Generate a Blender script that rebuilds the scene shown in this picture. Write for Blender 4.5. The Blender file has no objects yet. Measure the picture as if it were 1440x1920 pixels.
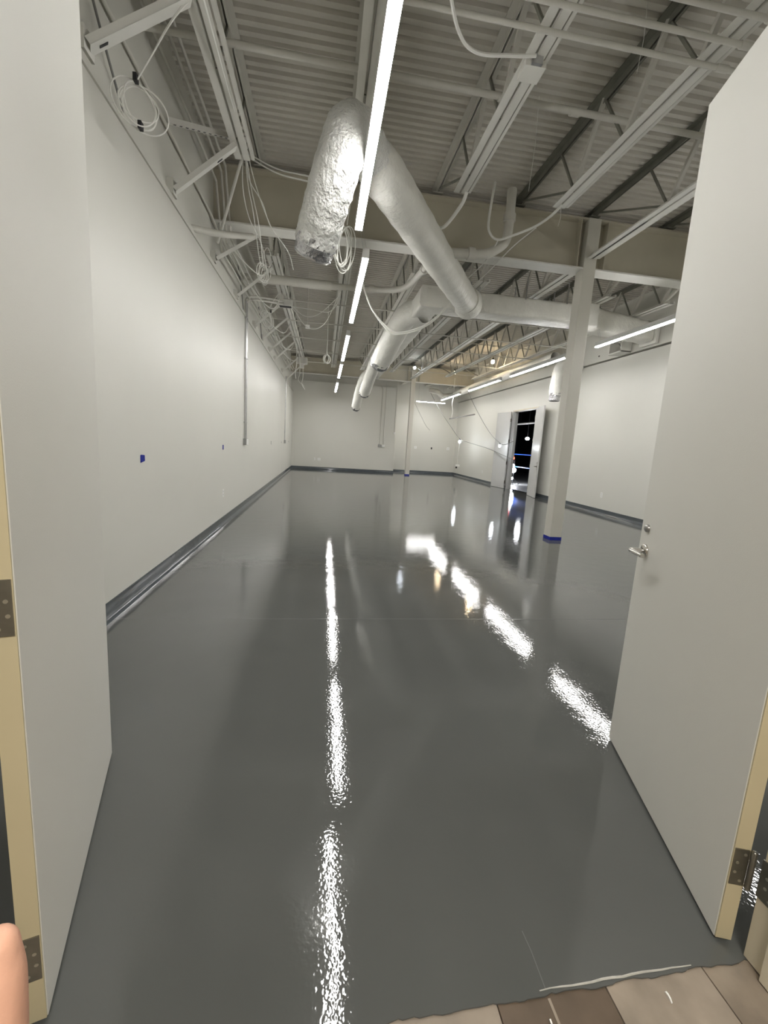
import bpy, math, random
from mathutils import Vector, Matrix, Quaternion
random.seed(7)
sc = bpy.context.scene
COL = sc.collection
PI = math.pi

# ------------------------------------------------------------------ camera
def make_camera():
    yaw, pitch, roll = 0.146756, -0.157207, 0.0613886
    fw = Vector((math.sin(yaw) * math.cos(pitch), math.cos(yaw) * math.cos(pitch), math.sin(pitch)))
    r0 = Vector((math.cos(yaw), -math.sin(yaw), 0))
    u0 = r0.cross(fw)
    r = math.cos(roll) * r0 + math.sin(roll) * u0
    u = -math.sin(roll) * r0 + math.cos(roll) * u0
    cd = bpy.data.cameras.new('camera')
    cd.sensor_fit = 'VERTICAL'
    cd.sensor_height = 36.0
    cd.lens = 799.6 / 1920 * 36.0
    cd.clip_start = 0.02
    cd.clip_end = 200
    co = bpy.data.objects.new('camera', cd)
    m = Matrix.Identity(4)
    for i in range(3):
        m[i][0], m[i][1], m[i][2] = r[i], u[i], -fw[i]
    m[2][3] = 1.36
    co.matrix_world = m
    COL.objects.link(co)
    sc.camera = co
    return r, u, fw
CAM_R, CAM_U, CAM_F = make_camera()

# ------------------------------------------------------------------ world, exposure
w = bpy.data.worlds.new('night')
w.use_nodes = True
w.node_tree.nodes['Background'].inputs[0].default_value = (0.02, 0.025, 0.04, 1)
w.node_tree.nodes['Background'].inputs[1].default_value = 0.3
sc.world = w
sc.view_settings.view_transform = 'Standard'
sc.view_settings.look = 'None'
sc.view_settings.gamma = 1.0
sc.view_settings.use_curve_mapping = False
sc.view_settings.exposure = 1.1
LAMP = 34.0            # emission of the linear fixtures

# ------------------------------------------------------------------ materials
MATS = {}
def mat(name, col, rough=0.5, metal=0.0, bump=None, var=0.0, vscale=3.0, emit=None, estr=0.0, spec=0.5, coat=0.0):
    m = bpy.data.materials.new(name)
    m.use_nodes = True
    nt = m.node_tree
    b = nt.nodes['Principled BSDF']
    b.inputs['Base Color'].default_value = (*col, 1)
    b.inputs['Roughness'].default_value = rough
    b.inputs['Metallic'].default_value = metal
    b.inputs['Specular IOR Level'].default_value = spec
    b.inputs['Coat Weight'].default_value = coat
    tc = nt.nodes.new('ShaderNodeTexCoord')
    if var:
        n = nt.nodes.new('ShaderNodeTexNoise')
        n.inputs['Scale'].default_value = vscale
        n.inputs['Detail'].default_value = 4
        nt.links.new(tc.outputs['Object'], n.inputs['Vector'])
        r = nt.nodes.new('ShaderNodeValToRGB')
        r.color_ramp.elements[0].position = 0.3
        r.color_ramp.elements[1].position = 0.7
        r.color_ramp.elements[0].color = (*[c * (1 - var) for c in col], 1)
        r.color_ramp.elements[1].color = (*[min(1, c * (1 + var)) for c in col], 1)
        nt.links.new(n.outputs['Fac'], r.inputs['Fac'])
        nt.links.new(r.outputs['Color'], b.inputs['Base Color'])
    if bump:
        prev = None
        for (scale, dist, detail) in bump:
            n = nt.nodes.new('ShaderNodeTexNoise')
            n.inputs['Scale'].default_value = scale
            n.inputs['Detail'].default_value = detail
            nt.links.new(tc.outputs['Object'], n.inputs['Vector'])
            bp = nt.nodes.new('ShaderNodeBump')
            bp.inputs['Strength'].default_value = 1.0
            bp.inputs['Distance'].default_value = dist
            nt.links.new(n.outputs['Fac'], bp.inputs['Height'])
            if prev:
                nt.links.new(prev.outputs['Normal'], bp.inputs['Normal'])
            prev = bp
        nt.links.new(prev.outputs['Normal'], b.inputs['Normal'])
    if emit:
        b.inputs['Emission Color'].default_value = (*emit, 1)
        b.inputs['Emission Strength'].default_value = estr
    MATS[name] = m
    return m

mat('wall_paint', (0.74, 0.73, 0.675), 0.42, bump=[(140, 0.0006, 2)], var=0.015, vscale=0.8)
mat('upper_paint', (0.66, 0.65, 0.595), 0.6, bump=[(90, 0.0006, 2)], var=0.03, vscale=1.5)
mat('epoxy', (0.100, 0.104, 0.100), 0.045, bump=[(75, 0.00030, 1.0), (6, 0.0009, 1.0)], var=0.05, vscale=1.2, spec=0.5)
mat('cove_epoxy', (0.075, 0.088, 0.098), 0.12, bump=[(40, 0.0008, 2)], var=0.1, vscale=6)
mat('joint_line', (0.15, 0.155, 0.152), 0.15)
mat('edge_highlight_tone', (0.5, 0.49, 0.45), 0.5, var=0.2, vscale=20)
mat('deck', (0.60, 0.575, 0.515), 0.6, var=0.06, vscale=2.0)
mat('steel_paint', (0.58, 0.565, 0.51), 0.5, var=0.05, vscale=4)
mat('chord_paint', (0.76, 0.75, 0.70), 0.45, var=0.04, vscale=4)
mat('primer', (0.20, 0.20, 0.165), 0.5, var=0.15, vscale=6)
mat('girder_paint', (0.54, 0.505, 0.41), 0.5, var=0.06, vscale=2)
mat('column_paint', (0.66, 0.64, 0.575), 0.4, var=0.02, vscale=2)
mat('wrap', (0.82, 0.81, 0.755), 0.33, bump=[(9, 0.02, 3), (38, 0.006, 3)], var=0.04, vscale=4)
mat('wrap_shiny', (0.82, 0.82, 0.79), 0.48, bump=[(13, 0.035, 5), (42, 0.022, 4)], var=0.03, vscale=5)
mat('foil', (0.55, 0.55, 0.57), 0.25, metal=0.9, bump=[(25, 0.02, 4)], var=0.4, vscale=18)
mat('duct_inside', (0.03, 0.03, 0.03), 0.7)
mat('housing', (0.75, 0.75, 0.74), 0.4)
mat('diffuser', (0.9, 0.9, 0.9), 0.4, emit=(1.0, 0.985, 0.96), estr=LAMP)
mat('cable_white', (0.84, 0.835, 0.79), 0.45)
mat('cable_grey', (0.20, 0.20, 0.19), 0.5)
mat('tie_black', (0.01, 0.01, 0.012), 0.5)
mat('galvanised', (0.55, 0.55, 0.56), 0.28, metal=1.0, var=0.1, vscale=10)
mat('conduit_paint', (0.64, 0.625, 0.57), 0.5, var=0.04, vscale=5)
mat('door_paint', (0.70, 0.69, 0.64), 0.45, bump=[(260, 0.00025, 1)], var=0.012, vscale=1.2)
mat('door_paint_far', (0.62, 0.62, 0.61), 0.25, var=0.01)
mat('cream_edge', (0.56, 0.49, 0.32), 0.5, var=0.03, vscale=5)
mat('frame_paint', (0.66, 0.60, 0.47), 0.45, var=0.03, vscale=4)
mat('hinge_steel', (0.24, 0.23, 0.20), 0.32, metal=0.9, var=0.1, vscale=30)
mat('screw_steel', (0.55, 0.53, 0.46), 0.3, metal=0.9)
mat('satin_chrome', (0.62, 0.59, 0.55), 0.18, metal=1.0)
mat('deadbolt_metal', (0.42, 0.41, 0.40), 0.3, metal=1.0)
mat('blue_tape', (0.008, 0.02, 0.30), 0.55, var=0.2, vscale=30)
mat('plate_white', (0.93, 0.925, 0.90), 0.35)
mat('slot_dark', (0.02, 0.02, 0.02), 0.6)
mat('box_grey', (0.34, 0.34, 0.33), 0.45, metal=0.3)
mat('skin', (0.66, 0.37, 0.26), 0.5, bump=[(600, 0.0002, 2)], var=0.06, vscale=60)
mat('nail', (0.72, 0.42, 0.34), 0.3)
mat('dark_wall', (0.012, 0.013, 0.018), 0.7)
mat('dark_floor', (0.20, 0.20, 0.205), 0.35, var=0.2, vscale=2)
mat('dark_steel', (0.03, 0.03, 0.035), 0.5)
mat('bulb_cool', (1, 1, 1), 0.4, emit=(0.85, 0.93, 1.0), estr=38)
mat('bulb_warm', (1, 1, 1), 0.4, emit=(1.0, 0.78, 0.50), estr=55)
mat('bulb_night', (1, 1, 1), 0.4, emit=(0.93, 0.97, 1.0), estr=60)
mat('bulb_red', (1, 0.2, 0.1), 0.4, emit=(1.0, 0.08, 0.04), estr=5)
mat('blue_glow', (0.01, 0.06, 0.35), 0.5, emit=(0.04, 0.20, 1.0), estr=0.35)
mat('corridor_paint', (0.55, 0.53, 0.47), 0.6)
mat('corridor_lamp', (0.9, 0.9, 0.9), 0.4, emit=(1.0, 0.95, 0.87), estr=21.0)
for nm, c in (('plank_brown', (0.12, 0.088, 0.062)), ('plank_beige', (0.30, 0.25, 0.20)), ('plank_mid', (0.24, 0.195, 0.15))):
    mat(nm, c, 0.5, var=0.28, vscale=7, bump=[(30, 0.001, 3)])

# ------------------------------------------------------------------ mesh helpers
class MB:
    def __init__(s):
        s.v, s.f = [], []
    def add(s, vs, fs):
        o = len(s.v)
        s.v += [tuple(v) for v in vs]
        s.f += [tuple(i + o for i in f) for f in fs]
        return s
    def box(s, x0, x1, y0, y1, z0, z1):
        return s.add([(x0, y0, z0), (x1, y0, z0), (x1, y1, z0), (x0, y1, z0), (x0, y0, z1), (x1, y0, z1), (x1, y1, z1), (x0, y1, z1)],
                     [(0, 3, 2, 1), (4, 5, 6, 7), (0, 1, 5, 4), (1, 2, 6, 5), (2, 3, 7, 6), (3, 0, 4, 7)])
    def beam(s, p, q, wd, ht, up=(0, 0, 1)):
        p, q = Vector(p), Vector(q)
        d = (q - p).normalized()
        up = Vector(up)
        sx = d.cross(up)
        if sx.length < 1e-4:
            sx = d.cross(Vector((0, 1, 0)))
        sx.normalize()
        uz = sx.cross(d)
        vs = []
        for c in (p, q):
            for a, b in ((-1, -1), (1, -1), (1, 1), (-1, 1)):
                vs.append(c + sx * a * wd / 2 + uz * b * ht / 2)
        return s.add(vs, [(3, 2, 1, 0), (4, 5, 6, 7), (0, 1, 5, 4), (1, 2, 6, 5), (2, 3, 7, 6), (3, 0, 4, 7)])
    def channel(s, p, q, wd, ht, t, up=(0, 0, 1)):          # C stud: web below, two flanges up
        p, q = Vector(p), Vector(q)
        d = (q - p).normalized()
        sx = d.cross(Vector(up)).normalized()
        uz = sx.cross(d)
        s.beam(p, q, wd, t, up)
        for a in (-1, 1):
            o = sx * a * (wd / 2 - t / 2) + uz * (ht / 2)
            s.beam(p + o, q + o, t, ht, up)
        return s
    def tube(s, pts, r, seg=8, caps=True, closed=False, jitter=0.0):
        pts = [Vector(p) for p in pts]
        n = len(pts)
        rs = r if isinstance(r, (list, tuple)) else [r] * n
        tg = []
        for i in range(n):
            if closed:
                t = pts[(i + 1) % n] - pts[i - 1]
            else:
                t = pts[min(i + 1, n - 1)] - pts[max(i - 1, 0)]
            tg.append(t.normalized())
        nrm = tg[0].orthogonal().normalized()
        vs, fs = [], []
        for i in range(n):
            if i:
                q = tg[i - 1].rotation_difference(tg[i])
                nrm = (q @ nrm)
                nrm = (nrm - tg[i] * nrm.dot(tg[i])).normalized()
            bn = tg[i].cross(nrm)
            for k in range(seg):
                a = 2 * PI * k / seg
                rr = rs[i] * (1 + (random.uniform(-jitter, jitter) if jitter else 0))
                vs.append(pts[i] + (nrm * math.cos(a) + bn * math.sin(a)) * rr)
        for i in range(n if closed else n - 1):
            j = (i + 1) % n
            for k in range(seg):
                l = (k + 1) % seg
                fs.append((i * seg + k, i * seg + l, j * seg + l, j * seg + k))
        if caps and not closed:
            fs.append(tuple(range(seg - 1, -1, -1)))
            fs.append(tuple(range((n - 1) * seg, n * seg)))
        return s.add(vs, fs)
    def prism(s, prof, ax, a0, a1):                            # closed 2-D profile pushed along an axis
        n = len(prof)
        def P(u, v, a):
            return {'x': (a, u, v), 'y': (u, a, v), 'z': (u, v, a)}[ax]
        vs = [P(u, v, a0) for u, v in prof] + [P(u, v, a1) for u, v in prof]
        fs = [(i, (i + 1) % n, n + (i + 1) % n, n + i) for i in range(n)]
        fs += [tuple(range(n - 1, -1, -1)), tuple(range(n, 2 * n))]
        return s.add(vs, fs)
    def loft(s, rings, caps=True):
        n = len(rings[0])
        vs = [p for r in rings for p in r]
        fs = []
        for i in range(len(rings) - 1):
            for k in range(n):
                l = (k + 1) % n
                fs.append((i * n + k, i * n + l, (i + 1) * n + l, (i + 1) * n + k))
        if caps:
            fs.append(tuple(range(n - 1, -1, -1)))
            fs.append(tuple(range((len(rings) - 1) * n, len(rings) * n)))
        return s.add(vs, fs)
    def ball(s, c, r, seg=12, rings=8, sc3=(1, 1, 1)):
        vs, fs = [], []
        c = Vector(c)
        for i in range(rings + 1):
            t = PI * i / rings
            for k in range(seg):
                a = 2 * PI * k / seg
                vs.append((c.x + r * sc3[0] * math.sin(t) * math.cos(a), c.y + r * sc3[1] * math.sin(t) * math.sin(a), c.z + r * sc3[2] * math.cos(t)))
        for i in range(rings):
            for k in range(seg):
                l = (k + 1) % seg
                fs.append((i * seg + k, (i + 1) * seg + k, (i + 1) * seg + l, i * seg + l))
        return s.add(vs, fs)
    def build(s, name, material, parent=None, smooth=False, bevel=0.0, seg=2):
        me = bpy.data.meshes.new(name)
        me.from_pydata(s.v, [], s.f)
        import bmesh
        bm = bmesh.new()
        bm.from_mesh(me)
        bmesh.ops.remove_doubles(bm, verts=bm.verts, dist=1e-6)
        bmesh.ops.recalc_face_normals(bm, faces=bm.faces)
        bm.to_mesh(me)
        bm.free()
        if smooth:
            me.shade_smooth()
            try:
                me.set_sharp_from_angle(angle=math.radians(50))
            except Exception:
                pass
        if isinstance(material, str):
            material = MATS[material]
        me.materials.append(material)
        o = bpy.data.objects.new(name, me)
        COL.objects.link(o)
        if parent:
            o.parent = parent
        if bevel:
            b = o.modifiers.new('bevel', 'BEVEL')
            b.width = bevel
            b.segments = seg
            b.limit_method = 'ANGLE'
        return o

def thing(name, label, cat, loc=(0, 0, 0), group=None, rz=0.0):
    o = bpy.data.objects.new(name, None)
    o.empty_display_size = 0.1
    COL.objects.link(o)
    o.location = loc
    o.rotation_euler = (0, 0, rz)
    return tag(o, label, cat, group)
def tag(o, label, cat, group=None):
    o['label'] = label
    o['category'] = cat
    if group:
        o['group'] = group
    return o
def struct(o, label, cat='structure'):
    o['kind'] = 'structure'
    o['label'] = label
    o['category'] = cat
    return o
def structroot(name, label, cat, loc=(0, 0, 0), rz=0.0):
    o = bpy.data.objects.new(name, None)
    COL.objects.link(o)
    o.location = loc
    o.rotation_euler = (0, 0, rz)
    return struct(o, label, cat)
def copyobj(o, parent=None):
    c = o.copy()
    COL.objects.link(c)
    c.parent = parent
    return c
def copytree(o, parent=None):
    c = copyobj(o, parent)
    for ch in list(o.children):
        copytree(ch, c)
    return c
def spline(pts, n=8, closed=False):
    pts = [Vector(p) for p in pts]
    m = len(pts)
    out = []
    for i in range(m if closed else m - 1):
        if closed:
            p0, p1, p2, p3 = pts[i - 1], pts[i], pts[(i + 1) % m], pts[(i + 2) % m]
        else:
            p1, p2 = pts[i], pts[i + 1]
            p0 = pts[i - 1] if i else p1 * 2 - p2
            p3 = pts[i + 2] if i + 2 < m else p2 * 2 - p1
        for k in range(n):
            t = k / n
            out.append(0.5 * ((2 * p1) + (p2 - p0) * t + (2 * p0 - 5 * p1 + 4 * p2 - p3) * t * t + (3 * p1 - p0 - 3 * p2 + p3) * t ** 3))
    if not closed:
        out.append(pts[-1])
    return out
def cable(name, pts, r, label, material='cable_white', cat='cable', group=None, n=8):
    return tag(MB().tube(spline(pts, n), r, 6).build(name, material, smooth=True), label, cat, group)

ORD = ['first', 'second', 'third', 'fourth', 'fifth', 'sixth', 'seventh', 'eighth', 'ninth', 'tenth']

# ------------------------------------------------------------------ room dimensions
XL, XR = -1.5, 6.75            # wall faces
YB, YA = 20.5, 21.8            # back wall and its alcove on the right
XA = 3.35                      # where the alcove starts
YF = 0.832                     # room face of the entrance wall
HL, HR = 3.52, 3.68            # tops of the lower wall finish
OPX0, OPX1 = -0.650, 1.224     # entrance opening
DH = 2.745                     # door height
SL = 0.0095                    # the roof rises slightly in the far bay
def roof(y):
    return 4.86 + max(0.0, y - 6.4) * SL

# floor: the epoxy coat with its ragged front edge
def front_edge(x):
    return 0.788 + 0.028 * x
prof = []
x = OPX0 - 0.002
while x < OPX1:
    prof.append((x, front_edge(x) + random.uniform(-0.0025, 0.0025) + 0.003 * math.sin(x * 31)))
    x += random.uniform(0.006, 0.03)
prof.append((OPX1 + 0.002, front_edge(OPX1)))
prof += [(OPX1 + 0.002, YF), (XR + 0.3, YF), (XR + 0.3, YA + 0.1), (XL - 0.3, YA + 0.1), (XL - 0.3, YF), (OPX0 - 0.002, YF)]
floor = MB().prism(prof, 'z', -0.012, 0.0).build('floor', 'epoxy')
struct(floor, 'glossy wet-looking dark grey epoxy floor of the big room', 'floor')
MB().box(XL + 0.06, 6.7, 3.150, 3.1545, 0.0, 0.0006).build('control_joint', 'joint_line', floor)
jl = MB()
jp = [(0.617, 0.815), (0.62, 0.9), (0.617, 0.95)]
for a, b in zip(jp, jp[1:]):
    jl.beam((a[0], a[1], 0.0003), (b[0], b[1], 0.0003), 0.0028, 0.0006)
jl.build('crack_line', 'joint_line', floor)
bd = MB()
bp_ = []
xx = 0.60
while xx < 1.06:
    bp_.append((xx, front_edge(xx) + 0.010 + random.uniform(-0.0015, 0.0015), 0.0005))
    xx += 0.03
bd.tube(bp_, [0.0012 + 0.0018 * math.sin(PI * i / (len(bp_) - 1)) for i in range(len(bp_))], 6)
bd.build('edge_highlight', 'edge_highlight_tone', floor, smooth=True)  # pale bead: the highlight along the coat edge put into its colour

# corridor floor with planks (camera side)
cf = struct(MB().box(-2.4, 3.0, -3.0, 0.90, -0.06, -0.012).build('floor_corridor', 'plank_mid'), 'worn brown plank floor of the corridor before the threshold', 'floor')
pm = MB().box(-0.1525, 0.1525, -1.95, 1.95, 0.0, 0.008).build('plank', 'plank_beige', cf, bevel=0.001, seg=1)
pxs = [-1.675, -1.365, -1.055, -0.745, -0.435, -0.125, 0.323 - 0.14, 0.323 + 0.165, 0.635 + 0.0, 0.93, 1.24, 1.55]
edges = [-2.07, -1.76, -1.45, -1.14, -0.83, -0.52, -0.19, 0.15, 0.480, 0.782, 1.08, 1.40, 1.70]
mtl = ['plank_mid', 'plank_beige', 'plank_brown', 'plank_mid', 'plank_beige', 'plank_mid', 'plank_brown', 'plank_beige', 'plank_brown', 'plank_beige', 'plank_mid', 'plank_beige']
for i in range(len(edges) - 1):
    o = pm if i == 0 else copyobj(pm, cf)
    o.location = ((edges[i] + edges[i + 1]) / 2, -1.11, -0.012)
    o.scale = ((edges[i + 1] - edges[i] - 0.003) / 0.305, 1, 1)
    if i:
        o.data = pm.data.copy()
    o.data.materials[0] = MATS[mtl[i]]
MB().beam((0.622, -0.6, -0.0037), (0.618, 0.80, -0.0037), 0.007, 0.001).build('filled_crack', 'plank_beige', cf)
for cx, cy, r_ in ((0.597, 0.755, 0.007), (0.93, 0.77, 0.012)):
    MB().tube([(cx, cy, -0.0042), (cx + 0.004, cy, -0.0033)], r_, 9).build('paint_spot', 'plate_white', cf)

# walls
struct(MB().box(XL - 0.14, XL, YF, YB, 0, HL - 0.045).build('wall_left', 'wall_paint', bevel=0.004), 'long painted greige wall on the left with blue tape bits', 'wall')
struct(MB().box(XL - 0.10, XL + 0.014, YF, YB, HL - 0.045, HL + 0.012).build('trim_3', 'upper_paint', bevel=0.003), 'thin metal cap along the top ledge of the left wall', 'trim')
struct(MB().box(XL - 0.30, XL - 0.06, YF, YA, HL + 0.012, 5.2).build('wall_left_upper', 'upper_paint'), 'upper left wall above the ledge, behind the braces', 'wall')
struct(MB().box(XL - 0.14, XA, YB, YA + 0.15, 0, 4.02).build('wall_back', 'wall_paint', bevel=0.004), 'greige back wall standing forward on the left', 'wall')
struct(MB().box(XL - 0.14, XA - 0.04, YB + 0.1, YA + 0.15, 4.02, 5.2).build('wall_back_upper', 'upper_paint'), 'upper back wall under the roof deck', 'wall')
struct(MB().box(XA, XR + 0.2, YA, YA + 0.15, 0, 5.2).build('wall_back_alcove', 'wall_paint'), 'recessed greige back wall on the right', 'wall')
D2A, D2B, D2H = 13.2, 15.05, 2.80       # far doorway in the right wall
struct(MB().box(XR, XR + 0.16, YF, D2A - 0.05, 0, HR).box(XR, XR + 0.16, D2B + 0.05, YA, 0, HR).box(XR, XR + 0.16, D2A - 0.05, D2B + 0.05, D2H + 0.05, HR).build('wall_right', 'wall_paint'), 'greige right wall with the open far doorway', 'wall')
struct(MB().box(XR - 0.05, XR + 0.16, YF, YA, HR + 0.03, 5.2).build('wall_right_upper', 'upper_paint'), 'upper right wall standing proud over a shadow gap', 'wall')
struct(MB().box(XL - 0.14, OPX0 - 0.05, YF - 0.2, YF, 0, 5.2).box(OPX1 + 0.05, XR + 0.16, YF - 0.2, YF, 0, 5.2).box(OPX0 - 0.05, OPX1 + 0.05, YF - 0.2, YF, DH + 0.06, 5.2).build('wall_front', 'wall_paint'), 'entrance wall around the double doors', 'wall')
# corridor shell behind the camera
struct(MB().box(-2.5, -2.4, -3.0, YF - 0.2, -0.06, 3.0).build('wall_corridor_left', 'corridor_paint'), 'corridor wall left of the entrance', 'wall')
struct(MB().box(3.0, 3.1, -3.0, YF - 0.2, -0.06, 3.0).build('wall_corridor_right', 'corridor_paint'), 'corridor wall right of the entrance', 'wall')
struct(MB().box(-2.5, 3.1, -3.1, -3.0, -0.06, 3.0).build('wall_corridor_back', 'corridor_paint'), 'corridor wall behind the camera', 'wall')
struct(MB().box(-2.5, 3.1, -3.0, YF - 0.2, 3.0, 3.06).build('ceiling_corridor', 'corridor_paint'), 'corridor ceiling', 'ceiling')
cl = thing('ceiling_light', 'corridor ceiling light panel behind the camera', 'light', (0.3, -1.1, 2.95))
MB().box(-0.62, 0.62, -0.32, 0.32, 0.0, 0.05).build('frame', 'housing', cl)
MB().box(-0.58, 0.58, -0.28, 0.28, -0.006, 0.0).build('diffuser', 'corridor_lamp', cl)

# corrugated roof deck: ribs run across the room
def deck(y0, y1, name, label):
    b = MB()
    pitch, ht = 0.102, 0.030
    pts = []
    y = y0
    while y < y1:
        for dy, dz in ((0.0, 0), (0.050, 0), (0.062, ht), (0.090, ht)):
            if y + dy < y1:
                pts.append((y + dy, roof(y + dy) + dz))
        y += pitch
    pts.append((y1, roof(y1)))
    n = len(pts)
    vs = [(XL - 0.3, a, z) for a, z in pts] + [(XR + 0.2, a, z) for a, z in pts] + [(XL - 0.3, a, z + 0.05) for a, z in pts] + [(XR + 0.2, a, z + 0.05) for a, z in pts]
    fs = [(i, i + 1, n + i + 1, n + i) for i in range(n - 1)] + [(2 * n + i + 1, 2 * n + i, 3 * n + i, 3 * n + i + 1) for i in range(n - 1)]
    b.add(vs, fs)
    o = b.build(name, 'deck')
    return struct(o, label, 'ceiling')
deck(YF - 0.2, 6.41, 'ceiling', 'corrugated metal roof deck over the near bay')
deck(6.412, YA + 0.15, 'ceiling_far_bay', 'corrugated metal roof deck over the far bay')

# cove baseboards
def cove(name, p, q, nrm, label):
    p, q, nn = Vector((*p, 0)), Vector((*q, 0)), Vector((*nrm, 0))
    prof = [(0.0, 0.0), (0.055, 0.0), (0.050, 0.004), (0.030, 0.010), (0.016, 0.024), (0.009, 0.045), (0.007, 0.112), (0.0, 0.116)]
    r1 = [p + nn * a + Vector((0, 0, z)) for a, z in prof]
    r2 = [q + nn * a + Vector((0, 0, z)) for a, z in prof]
    return struct(MB().loft([r1, r2]).build(name, 'cove_epoxy', smooth=True), label, 'baseboard')
cove('baseboard_left', (XL, YF), (XL, YB), (1, 0), 'glossy grey cove base along the left wall')
cove('baseboard_back', (XL, YB), (XA, YB), (0, -1), 'grey cove base along the back wall')
cove('baseboard_alcove_side', (XA, YB), (XA, YA), (1, 0), 'short grey cove base at the wall step')
cove('baseboard_alcove', (XA, YA), (XR, YA), (0, -1), 'grey cove base along the recessed back wall')
cove('baseboard_right', (XR, YF), (XR, D2A - 0.06), (-1, 0), 'grey cove base on the right wall before the far doorway')
cove('baseboard_right_far', (XR, D2B + 0.06), (XR, YA), (-1, 0), 'grey cove base on the right wall past the far doorway')

# ------------------------------------------------------------------ entrance doors
def door(name, hinge, rz, side, label, height, width, faceM, edgeM, hz, handle=False, visible_hinge=True):
    """leaf in its own frame: hinge line at origin, leaf runs along +Y, corridor face at x = side*0 ... thickness away from the opening"""
    r = structroot(name, label, 'door', (hinge[0], hinge[1], 0), rz)
    t = 0.045
    x0, x1 = (0.0, t) if side > 0 else (-t, 0.0)
    MB().box(x0, x1, 0.004, width, 0.010, height).build('leaf', faceM, r, bevel=0.002)
    MB().box(x0 + 0.002, x1 - 0.002, -0.0005, 0.0045, 0.012, height - 0.002).build('hinge_edge', edgeM, r)
    MB().box(x0 + 0.002, x1 - 0.002, width - 0.0005, width + 0.0015, 0.012, height - 0.002).build('lock_edge', edgeM, r)
    MB().box(x0 + 0.006, x1 - 0.006, 0.01, width - 0.01, 0.0012, 0.011).build('bottom_gap_shade', 'tie_black', r)  # black strip put in as the shadow in the gap below the leaf
    for z in hz:
        h = MB().box(x0 + (0.004 if side > 0 else 0.006), x1 - (0.006 if side > 0 else 0.004), -0.0035, 0.002, z - 0.057, z + 0.057).build('hinge', 'hinge_steel', r)
        xs = x0 + 0.012 if side > 0 else x1 - 0.012
        for k, (dz, dx) in enumerate(((-0.042, 0.016), (-0.016, 0.0), (0.014, 0.002), (0.042, 0.018))):
            sx = xs + dx * side
            MB().tube([(sx, -0.003, z + dz), (sx, -0.0046, z + dz)], 0.0042, 10).build('screw', 'screw_steel', h)
        kx = x1 + 0.002 if side > 0 else x0 - 0.002
        MB().tube([(kx, -0.008, z - 0.058), (kx, -0.008, z + 0.058), (kx, -0.008, z + 0.062)], [0.0075, 0.0075, 0.004], 12).build('knuckle', 'hinge_steel', h, smooth=True)
    return r

RIGHT_RZ = -math.radians(17.5)
LEFT_RZ = math.radians(16.35)
dr = door('door_1', (1.172, 0.876), RIGHT_RZ, 1, 'pale grey entrance door leaf open at the right, with a chrome lever', DH, 0.882, 'door_paint', 'cream_edge', (0.255, 1.03, 1.85, 2.55))
# lever set on the corridor face (local x = 0, looking -x)
lz, ly = 0.967, 0.882 - 0.068
MB().tube([(0.0, ly, lz), (-0.006, ly, lz), (-0.0105, ly, lz)], [0.030, 0.030, 0.026], 28).build('rose', 'satin_chrome', dr, smooth=True)
arm = [(-0.008, ly, lz), (-0.045, ly, lz), (-0.058, ly - 0.003, lz), (-0.0625, ly - 0.012, lz), (-0.0625, ly - 0.03, lz), (-0.060, ly - 0.075, lz), (-0.056, ly - 0.115, lz)]
MB().tube(spline(arm, 5), 0.0098, 14).build('lever', 'satin_chrome', dr, smooth=True)
MB().tube([(0.0, ly + 0.004, lz + 0.100), (-0.009, ly + 0.004, lz + 0.100), (-0.014, ly + 0.004, lz + 0.100)], [0.017, 0.0165, 0.011], 20).build('deadbolt', 'deadbolt_metal', dr, smooth=True)
dl = door('door_2', (-0.580, 0.876), LEFT_RZ, -1, 'pale grey entrance door leaf open at the left edge of the view', DH, 0.908, 'door_paint', 'cream_edge', (0.185, 1.005, 1.85, 2.55))

# door frame round the entrance
fr = structroot('trim_1', 'cream painted steel frame around the entrance doors', 'door frame')
def jamb(x, s, nm):
    b = MB()
    b.box(*sorted((x, x + s * 0.05)), YF - 0.22, YF + 0.002, 0.0, DH + 0.06)
    b.box(*sorted((x - s * 0.016, x + s * 0.0)), YF - 0.15, YF - 0.055, 0.0, DH + 0.02)
    b.box(*sorted((x, x + s * 0.055)), YF - 0.235, YF - 0.22, 0.0, DH + 0.07)
    return b.build(nm, 'frame_paint', fr, bevel=0.002)
jr = jamb(OPX1, 1, 'jamb')
jamb(OPX0, -1, 'jamb')
MB().box(OPX0, OPX1, YF - 0.22, YF + 0.002, DH + 0.012, DH + 0.062).build('head', 'frame_paint', fr)
for z in (0.255, 1.03, 1.85, 2.55):
    h = MB().box(OPX1 - 0.003, OPX1 + 0.001, YF - 0.045, YF + 0.004, z - 0.057, z + 0.057).build('frame_hinge', 'hinge_steel', jr)
    for dz, dy in ((-0.042, -0.03), (-0.016, -0.015), (0.014, -0.015), (0.042, -0.03)):
        MB().tube([(OPX1 - 0.003, YF + dy, z + dz), (OPX1 - 0.0045, YF + dy, z + dz)], 0.0042, 10).build('screw', 'screw_steel', h)

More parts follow.
